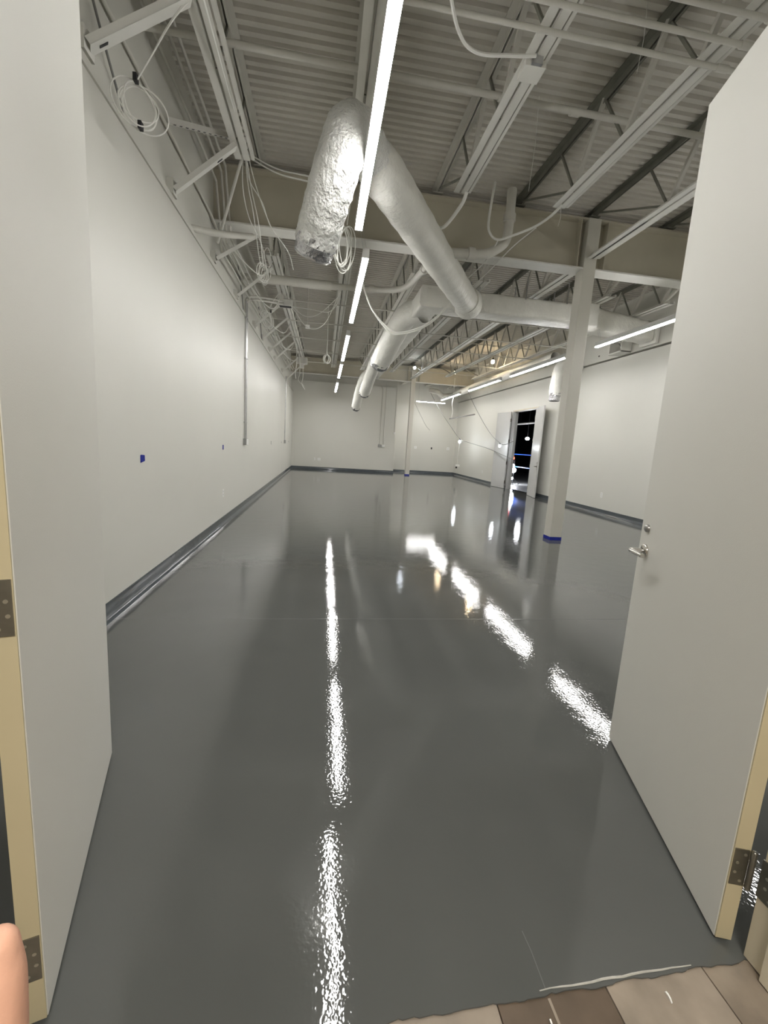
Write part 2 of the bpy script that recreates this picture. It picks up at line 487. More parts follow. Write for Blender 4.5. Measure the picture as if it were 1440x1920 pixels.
# ------------------------------------------------------------------ far doorway: two leaves folded back on the wall
d3 = door('door_3', (XR - 0.05, D2A - 0.02), 0.0, 1, 'white far door leaf swung back towards the camera, lever near its right edge', D2H, 0.905, 'door_paint_far', 'door_paint_far', (0.25, 0.95, 1.75, 2.5))
d3.rotation_euler.z = PI - math.radians(13)
MB().tube([(0.045, 0.84, 0.97), (0.053, 0.84, 0.97)], 0.03, 20).build('rose', 'hinge_steel', d3, smooth=True)
MB().tube(spline([(0.05, 0.84, 0.97), (0.10, 0.84, 0.97), (0.108, 0.82, 0.97), (0.106, 0.72, 0.97)], 5), 0.013, 10).build('lever', 'hinge_steel', d3, smooth=True)
MB().tube([(0.045, 0.845, 1.08), (0.06, 0.845, 1.08)], 0.018, 16).build('deadbolt', 'deadbolt_metal', d3, smooth=True)
MB().box(0.046, 0.049, 0.87, 0.90, 0.86, 1.12).build('lock_plate', 'hinge_steel', d3)
d4 = door('door_4', (XR - 0.05, D2B + 0.02), 0.0, -1, 'white far door leaf folded flat against the right wall beyond the doorway', D2H, 0.905, 'door_paint_far', 'door_paint_far', (0.25, 0.95, 1.75, 2.5))
d4.rotation_euler.z = math.radians(9)
f2 = structroot('trim_2', 'pale steel frame lining the far doorway', 'door frame')
for yy, s in ((D2A, -1), (D2B, 1)):
    MB().box(XR - 0.014, XR + 0.19, *sorted((yy, yy + s * 0.05)), 0, D2H + 0.05).box(XR + 0.06, XR + 0.13, *sorted((yy, yy - s * 0.016)), 0, D2H + 0.02).build('jamb', 'door_paint_far', f2, bevel=0.002)
MB().box(XR - 0.014, XR + 0.19, D2A, D2B, D2H + 0.005, D2H + 0.05).build('head', 'frame_paint', f2)

# dark space beyond the far doorway
NX0, NX1, NY0, NY1 = XR + 0.16, 14.0, 8.0, 30.0
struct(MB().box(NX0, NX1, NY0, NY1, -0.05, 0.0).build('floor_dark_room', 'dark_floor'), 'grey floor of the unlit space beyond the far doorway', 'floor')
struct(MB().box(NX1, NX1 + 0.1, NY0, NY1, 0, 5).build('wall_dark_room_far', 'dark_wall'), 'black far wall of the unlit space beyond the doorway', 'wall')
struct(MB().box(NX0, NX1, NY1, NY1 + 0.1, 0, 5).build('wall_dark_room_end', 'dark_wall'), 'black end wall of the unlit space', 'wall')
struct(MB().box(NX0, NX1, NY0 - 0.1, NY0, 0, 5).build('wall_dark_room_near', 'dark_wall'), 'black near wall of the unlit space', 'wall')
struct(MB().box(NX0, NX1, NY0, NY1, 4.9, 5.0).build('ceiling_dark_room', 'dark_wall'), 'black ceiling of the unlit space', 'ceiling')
db = thing('batten_light', 'unlit grey batten light hanging in the dark space beyond the far doorway', 'light', (8.3, 17.212, 2.548))
MB().box(-0.06, 0.06, -0.9, 0.9, 0.0, 0.05).build('housing', 'housing', db)
for yy in (-0.35, 0.5):
    MB().tube([(0, yy, 0.05), (0, yy, 2.36)], 0.004, 5).build('hanger', 'dark_steel', db)
gl = thing('globe_lamp', 'round white lamp glowing in the dark space beyond the far doorway', 'lamp', (8.3, 16.932, 1.945))
MB().ball((0, 0, 0), 0.075, sc3=(1, 1.5, 0.8)).build('globe', 'bulb_night', gl, smooth=True)
MB().tube([(0, 0, 0.06), (0, 0, 2.96)], 0.008, 6).build('stem', 'dark_steel', gl)
for nm, z, lb in (('blue_strip', 1.281, 'upper glowing blue strip in the dark space beyond the doorway'), ('blue_strip', 0.748, 'lower glowing blue strip in the dark space beyond the doorway')):
    s_ = thing(nm, lb, 'strip', (8.3, 17.474, z))
    MB().box(-0.01, 0.01, -2.2, 2.6, -0.016, 0.016).build('strip', 'blue_glow', s_)
    MB().box(-0.01, 0.03, -2.2, -2.14, -z + 0.0, 0.05).build('post', 'dark_steel', s_)
    MB().box(-0.01, 0.03, 2.54, 2.6, -z + 0.0, 0.05).build('post', 'dark_steel', s_)
ws = thing('work_light', 'work light stand with dazzling white heads beyond the far doorway', 'work light', (8.13, 17.52, 0))
MB().tube([(0, 0, 0.02), (0, 0, 1.05)], 0.012, 8).build('pole', 'dark_steel', ws)
for a in (0, 2.1, 4.2):
    MB().tube([(0, 0, 0.25), (0.3 * math.cos(a), 0.3 * math.sin(a), 0.01)], 0.01, 6).build('leg', 'dark_steel', ws)
MB().ball((-0.02, 0, 0.60), 0.16, sc3=(0.6, 1.2, 0.7)).build('lamp_head', 'bulb_night', ws, smooth=True)
MB().ball((-0.02, 0.06, 0.79), 0.09, sc3=(0.6, 1, 0.8)).build('lamp_head', 'bulb_night', ws, smooth=True)
MB().ball((-0.02, 0.04, 0.24), 0.07, sc3=(0.6, 1, 0.8)).build('lamp_head', 'bulb_night', ws, smooth=True)
rl = thing('warning_light', 'small red warning light beside the work light beyond the doorway', 'lamp', (7.95, 17.35, 0))
MB().ball((0, 0, 1.115), 0.075).build('lens', 'bulb_red', rl, smooth=True)
MB().tube([(0, 0, 0), (0, 0, 1.02)], 0.012, 6).build('pole', 'dark_steel', rl)
MB().tube([(0, 0, 0), (0, 0, 0.03)], 0.14, 14).build('base', 'dark_steel', rl)

# ------------------------------------------------------------------ columns
def column(cx, cy, top, label):
    r = thing('column', label, 'column', (cx, cy, 0), 'square painted columns')
    MB().box(-0.098, 0.098, -0.10, 0.10, 0.0, top).build('shaft', 'column_paint', r, bevel=0.008)
    b = MB()
    for x0, x1, y0, y1 in ((-0.101, 0.101, -0.103, -0.100), (-0.101, 0.101, 0.100, 0.103), (-0.101, -0.098, -0.10, 0.10), (0.098, 0.101, -0.10, 0.10)):
        b.box(x0, x1, y0, y1, 0.001, 0.055)
    b.build('masking_tape', 'blue_tape', r)
    return r
c1 = column(3.738, 6.365, 4.75, 'near square greige column with blue tape around its foot')
c2 = column(3.86, 19.6, 4.87, 'far square greige column standing before the back alcove')

# ------------------------------------------------------------------ girders
def girder(x0, x1, y, zb, zt, label, stiff):
    r = thing('steel_girder', label, 'girder', ((x0 + x1) / 2, y, 0), 'roof girders')
    h = (x1 - x0) / 2
    MB().box(-h, h, -0.007, 0.007, zb + 0.02, zt - 0.02).build('web', 'girder_paint', r)
    MB().box(-h, h, -0.13, 0.13, zb, zb + 0.02).build('bottom_flange', 'chord_paint', r)  # paler than the web: light on the flange underside painted in
    MB().box(-h, h, -0.13, 0.13, zt - 0.02, zt).build('top_flange', 'girder_paint', r)
    for s in stiff:
        MB().box(s - 0.006, s + 0.006, -0.12, -0.007, zb + 0.02, zt - 0.02).build('stiffener', 'girder_paint', r)
    return r
girder(XL - 0.05, 3.638, 6.40, 4.065, 4.745, 'near roof girder left of the near column', (2.5,))
girder(3.838, XR - 0.06, 6.40, 4.065, 4.745, 'near roof girder right of the near column', (-1.3,))
girder(XL - 0.05, 3.76, 19.6, 4.20, 4.86, 'far roof girder in front of the back wall, left of the far column', (2.5,))
girder(3.96, XR - 0.06, 19.6, 4.20, 4.86, 'far roof girder right of the far column', (-1.2,))

# ------------------------------------------------------------------ bar joists (double angle chords, zig-zag webs)
JX = [-0.955, 0.225, 1.405, 2.595, 3.745, 4.97, 6.15]
def chord(b, y0, y1, z, down, leg=0.066, gap=0.020, t=0.006, z1=None):
    z1 = z if z1 is None else z1
    for s in (-1, 1):
        xi = s * gap / 2
        xo = s * (gap / 2 + leg)
        for (xa, xb, za, zb) in ((*sorted((xi, xo)), 0, t), (*sorted((xi, xi + s * t)), 0, leg)):
            if down:
                za, zb = -zb, -za
            b.add([(xa, y0, z + za), (xb, y0, z + za), (xb, y1, z1 + za), (xa, y1, z1 + za), (xa, y0, z + zb), (xb, y0, z + zb), (xb, y1, z1 + zb), (xa, y1, z1 + zb)],
                  [(0, 3, 2, 1), (4, 5, 6, 7), (0, 1, 5, 4), (1, 2, 6, 5), (2, 3, 7, 6), (3, 0, 4, 7)])
    if not down:                                   # narrow strip riding beside the right angle
        xa, xb = gap / 2 + leg + 0.014, gap / 2 + leg + 0.044
        b.add([(xa, y0, z + 0.012), (xb, y0, z + 0.012), (xb, y1, z1 + 0.012), (xa, y1, z1 + 0.012), (xa, y0, z + 0.05), (xb, y0, z + 0.05), (xb, y1, z1 + 0.05), (xa, y1, z1 + 0.05)],
              [(0, 3, 2, 1), (4, 5, 6, 7), (0, 1, 5, 4), (1, 2, 6, 5), (2, 3, 7, 6), (3, 0, 4, 7)])
    return b
def joist_proto(y0, y1, cb0, cb1, zt0, zt1, zb0, zb1, first_bottom, pitch, webM, topM):
    def zt(y): return zt0 + (zt1 - zt0) * (y - y0) / (y1 - y0)
    def zb(y): return zb0 + (zb1 - zb0) * (y - y0) / (y1 - y0)
    r = bpy.data.objects.new('bar_joist', None)
    COL.objects.link(r)
    chord(MB(), y0, y1, zt0, True, z1=zt1).build('top_chord', topM, r)
    chord(MB(), cb0, cb1, zb(cb0), False, z1=zb(cb1)).build('bottom_chord', 'chord_paint', r)
    yb = first_bottom
    base = None
    pts = []
    while yb < cb1 - 0.05:
        pts.append(yb)
        yb += pitch
    segs = []
    for i, yb in enumerate(pts):
        for s in (-1, 1):
            yt = yb + s * pitch / 2
            if y0 + 0.05 < yt < y1 - 0.05:
                segs.append(((0, yb, zb(yb) + 0.02), (0, yt, zt(yt) - 0.02), s))
    segs.append(((0, pts[-1], zb(pts[-1]) + 0.02), (0, y1 - 0.12, zt(y1) - 0.03), 1))
    segs.append(((0, pts[0], zb(pts[0]) + 0.02), (0, y0 + 0.12, zt(y0) - 0.03), -1))
    for p, q, s in segs:
        MB().beam(p, q, *((0.022, 0.022) if s > 0 else (0.040, 0.040)), (1, 0, 0)).build('web', 'primer' if s > 0 else webM, r)
    for ye in (y0 + 0.06, y1 - 0.06):
        MB().box(-0.07, 0.07, ye - 0.06, ye + 0.06, zt(ye) - 0.075, zt(ye) - 0.062).build('seat', topM, r)
    return r
near = joist_proto(YF, 6.40, YF, 5.16, 4.855, 4.855, 4.20, 4.20, 1.65, 0.80, 'steel_paint', 'steel_paint')
far_ = joist_proto(6.43, 19.58, 7.55, 18.2, 4.857, 4.857 + 13.15 * SL, 4.20, 4.20 + 13.15 * SL, 7.75, 0.80, 'steel_paint', 'steel_paint')
back = joist_proto(19.62, YA, 19.9, YA - 0.05, 4.985, 5.005, 4.33, 4.35, 20.2, 0.80, 'steel_paint', 'steel_paint')
for bay, proto, grp in (('near bay', near, 'joists of the near bay'), ('far bay', far_, 'joists of the far bay'), ('alcove bay', back, 'joists of the end bay')):
    for i, xj in enumerate(JX):
        if proto is back and i not in (4, 5, 6):
            continue
        o = proto if (i == 0 or (proto is back and i == 4)) else copytree(proto)
        o.location = (xj, 0, 0)
        if i >= 3 and proto is not back:
            for ch in o.children:
                if ch.name.startswith('top_chord') or ch.name.startswith('seat'):
                    ch.data = ch.data.copy()
                    ch.data.materials[0] = MATS['primer']
        where = ['beside the left wall', 'above the left light row', 'third from left', 'fourth from left', 'in line with the columns', 'above the right light row', 'beside the right wall'][i]
        tag(o, 'grey open-web roof joist of the %s, %s' % (bay, where), 'joist', grp)
# the joist on the column line reaches the column with its bottom chord
for ya, yb, z0, z1, lb in ((5.16, 6.25, 4.20, 4.20, 'double-angle tie from the near-bay joist to the near column'), (6.59, 7.55, 4.20, 4.21, 'double-angle tie from the near column to the far-bay joist'), (18.2, 19.43, 4.31, 4.32, 'double-angle tie from the far-bay joist to the far column')):
    tag(chord(MB(), ya, yb, z0, False, z1=z1).build('chord_tie', 'chord_paint'), lb, 'steel tie')
for o in bpy.data.objects:
    if o.name.startswith('chord_tie'):
        o.location.x = JX[4]
# ------------------------------------------------------------------ lights
def linear_light(x, y0, y1, z, label, hang=0.75, cross=False, group='linear ceiling lights', wires=True, lean=0.0):
    L = y1 - y0
    r = thing('linear_light', label, 'light', (x, (y0 + y1) / 2, z), group)
    if cross:
        r.rotation_euler.z = PI / 2
    h = L / 2
    MB().box(-0.036, 0.036, -h, h, -0.006, 0.075).build('housing', 'housing', r, bevel=0.003)
    MB().box(-0.034, 0.034, -h + 0.008, h - 0.008, -0.022, -0.0065).build('diffuser', 'diffuser', r, bevel=0.005)
    for s in (-1, 1):
        MB().box(-0.037, 0.037, *sorted((s * h, s * (h + 0.012))), -0.024, 0.077).build('end_cap', 'housing', r)
        if wires:
            for sx in (-1, 1):
                MB().tube([(lean, s * (h - 0.10), 0.075 + hang), (sx * 0.022, s * (h - 0.10), 0.075)], 0.0018, 5).build('hanger_wire', 'galvanised', r)
    return r
LZ = 3.45
linear_light(0.255, 1.70, 4.60, LZ, 'nearest linear light, overhead in front of the near insulated duct', 0.69)
for (a, b), lb in zip(((5.22, 7.95), (8.88, 11.62), (12.15, 14.75), (15.9, 18.95)),
                      ('second linear light of the left row, just past the near girder', 'third linear light of the left row', 'fourth linear light of the left row', 'farthest linear light of the left row, before the back wall')):
    linear_light(0.385, a, b, LZ, lb, 0.69 if a < 15 else 1.44, lean=-0.16)
RZ_ = 3.5
for (a, b), lb in zip(((1.7, 4.5), (5.28, 8.12), (9.2, 12.05), (12.78, 15.65), (16.7, 19.4)),
                      ('right-row linear light hidden behind the right entrance door', 'right-row linear light between the right door and the near column', 'right-row linear light left of the near column, before the hanging duct end', 'right-row linear light above the far doorway', 'farthest linear light of the right row')):
    linear_light(5.2, a, b, RZ_, lb, 0.64, lean=-0.23)
linear_light(4.95, 20.46 - 0.7, 20.46 + 0.7, 3.48, 'short linear light hung across the room in the far alcove', 1.42, cross=True)
dg = thing('dangling_light', 'unlit linear light dangling by one end near the far right corner', 'light', (5.78, 18.0, 2.73))
MB().beam((-0.55, 0, -0.13), (0.55, 0, 0.13), 0.07, 0.05).build('housing', 'box_grey', dg, bevel=0.004)
MB().beam((-0.53, 0, -0.157), (0.53, 0, 0.096), 0.05, 0.012).build('lens', 'plate_white', dg)
MB().tube(spline([(-0.47, 0, -0.08), (-0.44, 0, 0.2), (-0.5, 0, 0.5), (-0.46, 0, 0.76), (-0.46, 0, 1.55)], 6), 0.012, 6).build('cord', 'cable_white', dg, smooth=True)

# ------------------------------------------------------------------ ducts
def ring_rect(c, hx, hz, ax, rad, n=4):
    """rounded rectangle ring; ax 'x' -> section in YZ, 'y' -> section in XZ"""
    out = []
    for sx, sz, a0 in ((1, 1, 0), (-1, 1, 90), (-1, -1, 180), (1, -1, 270)):
        for k in range(n + 1):
            a = math.radians(a0 + 90 * k / n)
            u = sx * (hx - rad) + rad * math.cos(a)
            v = sz * (hz - rad) + rad * math.sin(a)
            out.append((u, v))
    res = []
    for u, v in out:
        res.append((c[0], c[1] + u, c[2] + v) if ax == 'x' else (c[0] + u, c[1], c[2] + v))
    return res
def wobble(ring, amp):
    return [(a + random.uniform(-amp, amp), b + random.uniform(-amp, amp), c + random.uniform(-amp, amp)) for a, b, c in ring]
du = thing('air_duct', 'rectangular wrapped main duct crossing behind the near column and turning towards the back', 'duct', (2.6, 8.05, 3.97))
def loc_ring(r_):
    return [(a - 2.6, b - 8.05, c - 3.97) for a, b, c in r_]
rings = []
xx = 4.72
while xx > 1.66:
    rings.append(loc_ring(wobble(ring_rect((xx, 8.03, 3.965), 0.235, 0.172, 'x', 0.07), 0.006)))
    xx -= 0.16
MB().loft(rings).build('cross_run', 'wrap', du, smooth=True)
# long run towards the back; its square front corner is the turn
rings = []
for k in range(0, 46):
    t = k / 45
    y = 7.80 + t * 9.1
    xl = 1.56 + 0.06 * t
    xr = 1.97 + 0.0 * t
    rings.append(loc_ring(wobble(ring_rect(((xl + xr) / 2, y, 3.965), (xr - xl) / 2, 0.172 - 0.03 * t, 'y', 0.05), 0.006)))
MB().loft(rings).build('long_run', 'wrap', du, smooth=True)
MB().loft([loc_ring(ring_rect((x_, 8.03, 3.955), 0.26, 0.20, 'x', 0.02)) for x_ in (4.72, 4.93)]).build('end_collar', 'wrap', du, smooth=True)
for xs in (2.62, 3.5, 4.3):
    for dy in (-0.25, 0.25):
        MB().box(xs - 2.6 - 0.012, xs - 2.6 + 0.012, dy - 0.002, dy + 0.002, 0.0, 0.5).build('hanger_strap', 'galvanised', du)

rd2 = thing('air_duct', 'wrapped duct stub turning down the right wall beyond the near column', 'duct', (5.8, 8.6, 3.95))
rings = []
for k in range(14):
    t = k / 13
    x_ = 4.95 + 1.65 * t
    rings.append([(a - 5.8, b - 8.6, c - 3.95) for a, b, c in wobble(ring_rect((x_, 8.15 + 0.45 * t, 3.97 + 0.02 * t), 0.23 - 0.03 * t, 0.20, 'x', 0.10), 0.008)])
MB().loft(rings).build('body', 'wrap', rd2, smooth=True)
MB().loft([[(a - 5.8, b - 8.6, c - 3.95) for a, b, c in ring_rect((6.62, 8.55 + 0.02, 3.97), 0.24, 0.23, 'x', 0.02)], [(a - 5.8, b - 8.6, c - 3.95) for a, b, c in ring_rect((6.68, 8.57, 3.97), 0.24, 0.23, 'x', 0.02)]]).build('wall_collar', 'wrap', rd2)
bx_ = thing('wall_box', 'open pale metal box high on the right wall by the shadow gap', 'box', (6.57, 9.35, 3.86))
MB().box(-0.13, 0.12, -0.22, -0.19, -0.14, 0.14).box(-0.13, 0.12, 0.19, 0.22, -0.14, 0.14).box(-0.13, 0.12, -0.22, 0.22, 0.12, 0.15).box(-0.13, 0.12, -0.22, 0.22, -0.15, -0.12).build('shell', 'chord_paint', bx_)
MB().box(0.10, 0.118, -0.19, 0.19, -0.12, 0.12).build('back_plate', 'steel_paint', bx_)
MB().beam((-0.08, -0.16, -0.08), (0.05, 0.12, 0.1), 0.02, 0.01).build('strap', 'galvanised', bx_)

def round_duct(name, pts, r, label, material='wrap', cat='duct', n=10, torn=True, jit=0.012, seg=26, group=None, end_len=0.10, taper=1.0):
    root = thing(name, label, cat, pts[-1], group)
    P = [Vector(p) - Vector(pts[-1]) for p in pts]
    path = spline(P, n)
    MB().tube(path, [r * (1 + 0.018 * math.sin(i * 1.7)) * (1 - (1 - taper) * max(0.0, (i / (len(path) - 1) - 0.9) / 0.1)) for i in range(len(path))], seg, caps=False, jitter=jit).build('wrap', material, root, smooth=True)
    if torn:
        d = (path[-1] - path[-2]).normalized()
        e = path[-1]
        b = MB()
        b.tube([e - d * 0.06, e - d * 0.005, e + d * end_len * 0.35, e + d * end_len * 0.7, e + d * end_len], [r * 0.99, r * 1.0, r * 0.88, r * 0.93, r * 0.86], seg, caps=False, jitter=0.05)
        b.build('torn_foil_end', 'foil', root, smooth=True)
        MB().tube([e - d * 0.10, e + d * (end_len - 0.01)], [r * 0.80, r * 0.80], seg, caps=True).build('dark_core', 'duct_inside', root, smooth=True)
        ring = []
        o1 = d.orthogonal().normalized()
        o2 = d.cross(o1)
        for k in range(28):
            a = 2 * PI * k / 28
            ring.append(e + d * end_len + (o1 * math.cos(a) + o2 * math.sin(a)) * r * 0.84)
        MB().tube(ring, 0.011, 6, closed=True).build('end_ring', 'galvanised', root, smooth=True)
    return root
# long round branch from the main duct, under the girder, to the near hanging drop
br = round_duct('branch_duct', [(2.42, 7.78, 3.90), (1.9, 6.87, 3.87), (1.15, 5.6, 3.86), (0.62, 4.70, 3.85), (0.30, 4.15, 3.83)], 0.205, 'long round wrapped branch duct slanting from the main duct to the near hanging end', torn=False, jit=0.006, taper=0.86)
MB().tube([Vector((2.42, 7.78, 3.90)) - Vector((0.30, 4.15, 3.83)) + Vector((0.02, 0.05, 0)), Vector((2.40, 7.70, 3.90)) - Vector((0.30, 4.15, 3.83)), Vector((2.34, 7.6, 3.9)) - Vector((0.30, 4.15, 3.83))], [0.25, 0.24, 0.21], 26).build('collar', 'wrap', br, smooth=True)
nd = round_duct('duct_drop', [(0.42, 4.36, 3.835), (0.22, 4.0, 3.83), (0.11, 3.74, 3.74), (0.045, 3.655, 3.52), (-0.045, 3.76, 3.25), (-0.135, 3.94, 2.985)], 0.176, 'big white crinkled duct end hanging down near the nearest light, torn foil at its mouth', 'wrap_shiny', jit=0.022, seg=36, end_len=0.09)
for pts, r, lb in (
    ([(1.80, 8.6, 3.96), (1.54, 8.95, 3.93), (1.36, 9.45, 3.62), (1.19, 10.02, 3.20)], 0.23, 'first hanging round duct end off the long duct run, nearest of three'),
    ([(1.80, 12.6, 3.97), (1.50, 13.2, 3.92), (1.38, 13.9, 3.55), (1.28, 14.8, 3.05)], 0.19, 'middle hanging round duct end off the long duct run'),
    ([(1.80, 16.3, 3.97), (1.48, 16.95, 3.90), (1.33, 17.6, 3.45), (1.25, 18.3, 2.83)], 0.19, 'farthest hanging round duct end off the long duct run')):
    round_duct('duct_drop', pts, r, lb, jit=0.012, group='hanging duct ends')
round_duct('duct_drop', [(6.72, 11.1, 3.74), (6.20, 11.1, 3.70), (6.09, 11.1, 3.3), (6.08, 11.1, 2.93)], 0.155, 'vertical wrapped duct end hanging by the right wall left of the near column', end_len=0.14)
round_duct('wall_duct', [(6.25, 11.6, 4.02), (6.22, 14, 4.0), (6.2, 17, 3.98), (6.15, 20.6, 3.95)], 0.15, 'long round duct running high along the right wall above the light row', torn=False, jit=0.01)
round_duct('flex_duct', [(6.1, 20.9, 3.9), (5.6, 20.8, 3.85), (5.2, 20.3, 3.95), (4.9, 20.6, 4.05)], 0.12, 'crumpled flexible duct in the far right corner under the roof', 'wrap', torn=False, jit=0.06, seg=16)

# ------------------------------------------------------------------ pipes across the ceiling
def pipe(name, pts, r, label, material='conduit_paint', cat='pipe', group=None, couplings=(), n=1):
    root = thing(name, label, cat, pts[0], group)
    P = [Vector(p) - Vector(pts[0]) for p in pts]
    path = spline(P, n) if n > 1 else P
    MB().tube(path, r, 12).build('run', material, root, smooth=True)
    for (p, d) in couplings:
        q = Vector(p) - Vector(pts[0])
        d = Vector(d).normalized()
        MB().tube([q - d * 0.045, q + d * 0.045], r * 1.3, 12).build('coupling', material, root, smooth=True)
    return root
for y, lb in ((3.18, 'nearest-to-girder of three parallel conduits crossing under the near joists'), (3.0, 'middle of three parallel conduits crossing under the near joists'), (2.82, 'nearest to the doorway of three parallel conduits under the near joists')):
    pipe('ceiling_conduit', [(XL - 0.05, y, 4.165), (6.6, y, 4.165)], 0.0175, lb, group='conduits under the near joists', couplings=[((2.72, y, 4.165), (1, 0, 0))])
pipe('sprinkler_pipe', [(XL - 0.05, 4.12, 4.46), (6.6, 4.21, 4.46)], 0.027, 'sprinkler branch pipe threaded through the near joists', couplings=[((2.15, 4.17, 4.46), (1, 0, 0)), ((1.45, 4.16, 4.46), (1, 0, 0))])
sp = [(2.34, 6.0, 4.80), (2.34, 6.0, 4.35), (2.31, 6.0, 4.15), (2.17, 6.0, 4.03), (2.0, 6.0, 3.96), (1.62, 6.02, 3.94), (1.42, 6.06, 3.93)]
pipe('sprinkler_main', sp, 0.062, 'curved sprinkler main dropping beside the near girder behind the branch duct', n=6, couplings=[((1.85, 6.0, 3.95), (1, 0, 0.03)), ((2.34, 6.0, 4.45), (0, 0, 1))])
sp2 = [(1.40, 6.1, 3.93), (1.38, 6.5, 3.95), (1.36, 7.2, 4.02), (1.30, 7.75, 4.06), (1.15, 8.02, 4.08), (0.85, 8.1, 4.07), (0.35, 8.12, 4.06), (-0.2, 8.12, 4.05), (-1.55, 8.12, 4.05)]
pipe('sprinkler_main', sp2, 0.052, 'sprinkler main passing under the near girder and turning to the left wall', n=5, couplings=[((0.72, 8.1, 4.07), (1, 0, 0)), ((1.38, 6.75, 3.975), (0, 1, 0.1))])
MBs = MB().tube([(-1.3, 8.12, 4.05), (0.02, 8.12, 4.055)], 0.075, 14).build('pipe_sleeve', 'conduit_paint', smooth=True)
tag(MBs, 'thicker pale sleeve around the pipe left of the second light', 'pipe')
for y, z, lb in ((9.6, 4.24, 'first thin bridging bar across the far-bay joists'), (11.2, 4.25, 'second thin bridging bar across the far-bay joists'), (13.0, 4.27, 'third thin bridging bar across the far-bay joists'), (15.0, 4.29, 'fourth thin bridging bar across the far-bay joists'), (17.0, 4.31, 'fifth thin bridging bar across the far-bay joists')):
    pipe('bridging_bar', [(XL - 0.05, y, z - 0.055), (XR - 0.06, y, z - 0.055)], 0.014, lb, group='bridging bars of the far bay')
for y, z, lb in ((9.9, 4.83, 'upper bridging bar over the second light'), (14.1, 4.87, 'upper bridging bar in mid far bay'), (17.6, 4.90, 'upper bridging bar near the far girder')):
    pipe('bridging_bar', [(XL - 0.05, y, z - 0.10), (XR - 0.06, y, z - 0.10)], 0.014, lb, group='bridging bars of the far bay')
# conduits along the upper left wall
for x_, z, lb in ((-1.36, 4.68, 'topmost thin conduit running along the upper left wall'), (-1.41, 4.62, 'second thin conduit along the upper left wall'), (-1.47, 4.50, 'third thin conduit along the upper left wall'), (-1.53, 4.10, 'lowest thin conduit along the upper left wall')):
    pipe('wall_conduit', [(x_, YF + 0.05, z), (x_, 6.2, z - 0.0), (x_ + 0.03, 6.4, z - 0.75 if z > 4.3 else z - 0.1), (x_ + 0.03, 7.0, z - 0.72 if z > 4.3 else z - 0.1), (x_ + 0.02, 18.5, z - 0.50 if z > 4.3 else z)], 0.015, lb, group='conduits on the upper left wall')

# ------------------------------------------------------------------ braces from the left wall top to the first joist
kick = [(3.22, 3.47, 0.11), (4.74, 4.92, 0.10), (6.30, 6.75, 0.075), (7.75, 8.0, 0.075), (9.6, 9.85, 0.06), (10.75, 11.0, 0.06), (12.05, 12.3, 0.055), (13.3, 13.5, 0.055), (15.5, 15.8, 0.055), (17.3, 17.5, 0.055)]
for i, (ya, yb, wd) in enumerate(kick):
    p = Vector((XL + 0.01, ya, 3.60))
    q = Vector((JX[0] - 0.02, yb, 4.165))
    lb = 'channel brace from the left wall ledge to the first joist, %s from the doorway' % ORD[i]
    r = thing('wall_brace', lb, 'brace', p, 'braces over the left wall')
    b = MB().channel((0, 0, 0), q - p, wd, 0.04, 0.004)
    b.build('stud', 'chord_paint', r)
    d = (q - p)
    if i < 4:
        sx = d.normalized().cross(Vector((0, 0, 1))).normalized()
        nn = sx.cross(d.normalized())
        for t in ((0.12,) if i == 0 else (0.72,)):
            c = d * t - nn * 0.0045
            MB().beam(c - d.normalized() * 0.03, c + d.normalized() * 0.03, 0.022, 0.003).build('punched_hole', 'slot_dark', r)
    MB().box(-0.07, -0.004, -wd * 0.55, wd * 0.55, -0.03, 0.10).build('wall_clip', 'chord_paint', r)
us = thing('perforated_strut', 'slotted steel strut reaching from the left wall to the first joist', 'strut', (-1.5, 4.60, 4.10))
p, q = Vector((0, 0, 0)), Vector((0.56, 0.62, 0.30))
MB().channel(p, q, 0.041, 0.041, 0.003).build('channel', 'chord_paint', us)
dn = (q - p).normalized()
sxx = dn.cross(Vector((0, 0, 1))).normalized()
nu = sxx.cross(dn)
for k in range(13):
    c = p + (q - p) * (0.07 + k * 0.072) - nu * 0.002
    MB().beam(c - dn * 0.013, c + dn * 0.013, 0.013, 0.002).build('slot', 'slot_dark', us)
pipe('bent_conduit', [(-1.55, 5.2, 3.45), (-1.52, 5.28, 3.53), (-1.42, 5.42, 3.58), (-1.25, 5.62, 3.65), (-0.98, 5.95, 3.80)], 0.035, 'bent conduit leaving the left wall top below the girder', n=5)
tag(MB().tube([(-0.96, 5.3, 4.40), (-1.38, 5.9, 3.66)], 0.016, 8).build('rod_brace', 'chord_paint', smooth=True), 'thin rod slanting from the strut down towards the wall top', 'brace')
for dz in (0.0, 0.055):
    pipe('bent_conduit', [(-1.51, 8.5, 3.55 + dz), (-1.50, 8.5, 3.72 + dz), (-1.44, 8.55, 3.80 + dz), (-1.30, 8.75, 3.87 + dz), (-0.95, 9.5, 4.06 + dz)], 0.018, '%s of two conduits bending from the wall conduit top to the joist box' % ('lower' if dz == 0 else 'upper'), n=4, group='bent conduits to the joist box')
jb = thing('junction_box', 'pale junction box hung on the first joist past the near girder', 'box', (-0.90, 9.6, 4.10))
MB().box(-0.16, 0.14, -0.1, 0.1, -0.06, 0.06).build('body', 'chord_paint', jb, bevel=0.004)
MB().box(-0.16, -0.03, -0.12, -0.1, 0.0, 0.15).build('side_box', 'chord_paint', jb)
MB().box(-0.12, 0.12, -0.08, 0.05, -0.063, -0.06).build('dark_opening', 'slot_dark', jb)
jb2 = thing('junction_box', 'small splice box on the third joist near the overhead conduits', 'box', (1.415, 3.50, 4.16))
MB().box(-0.07, 0.09, -0.075, 0.075, -0.012, 0.035).build('body', 'chord_paint', jb2, bevel=0.003)
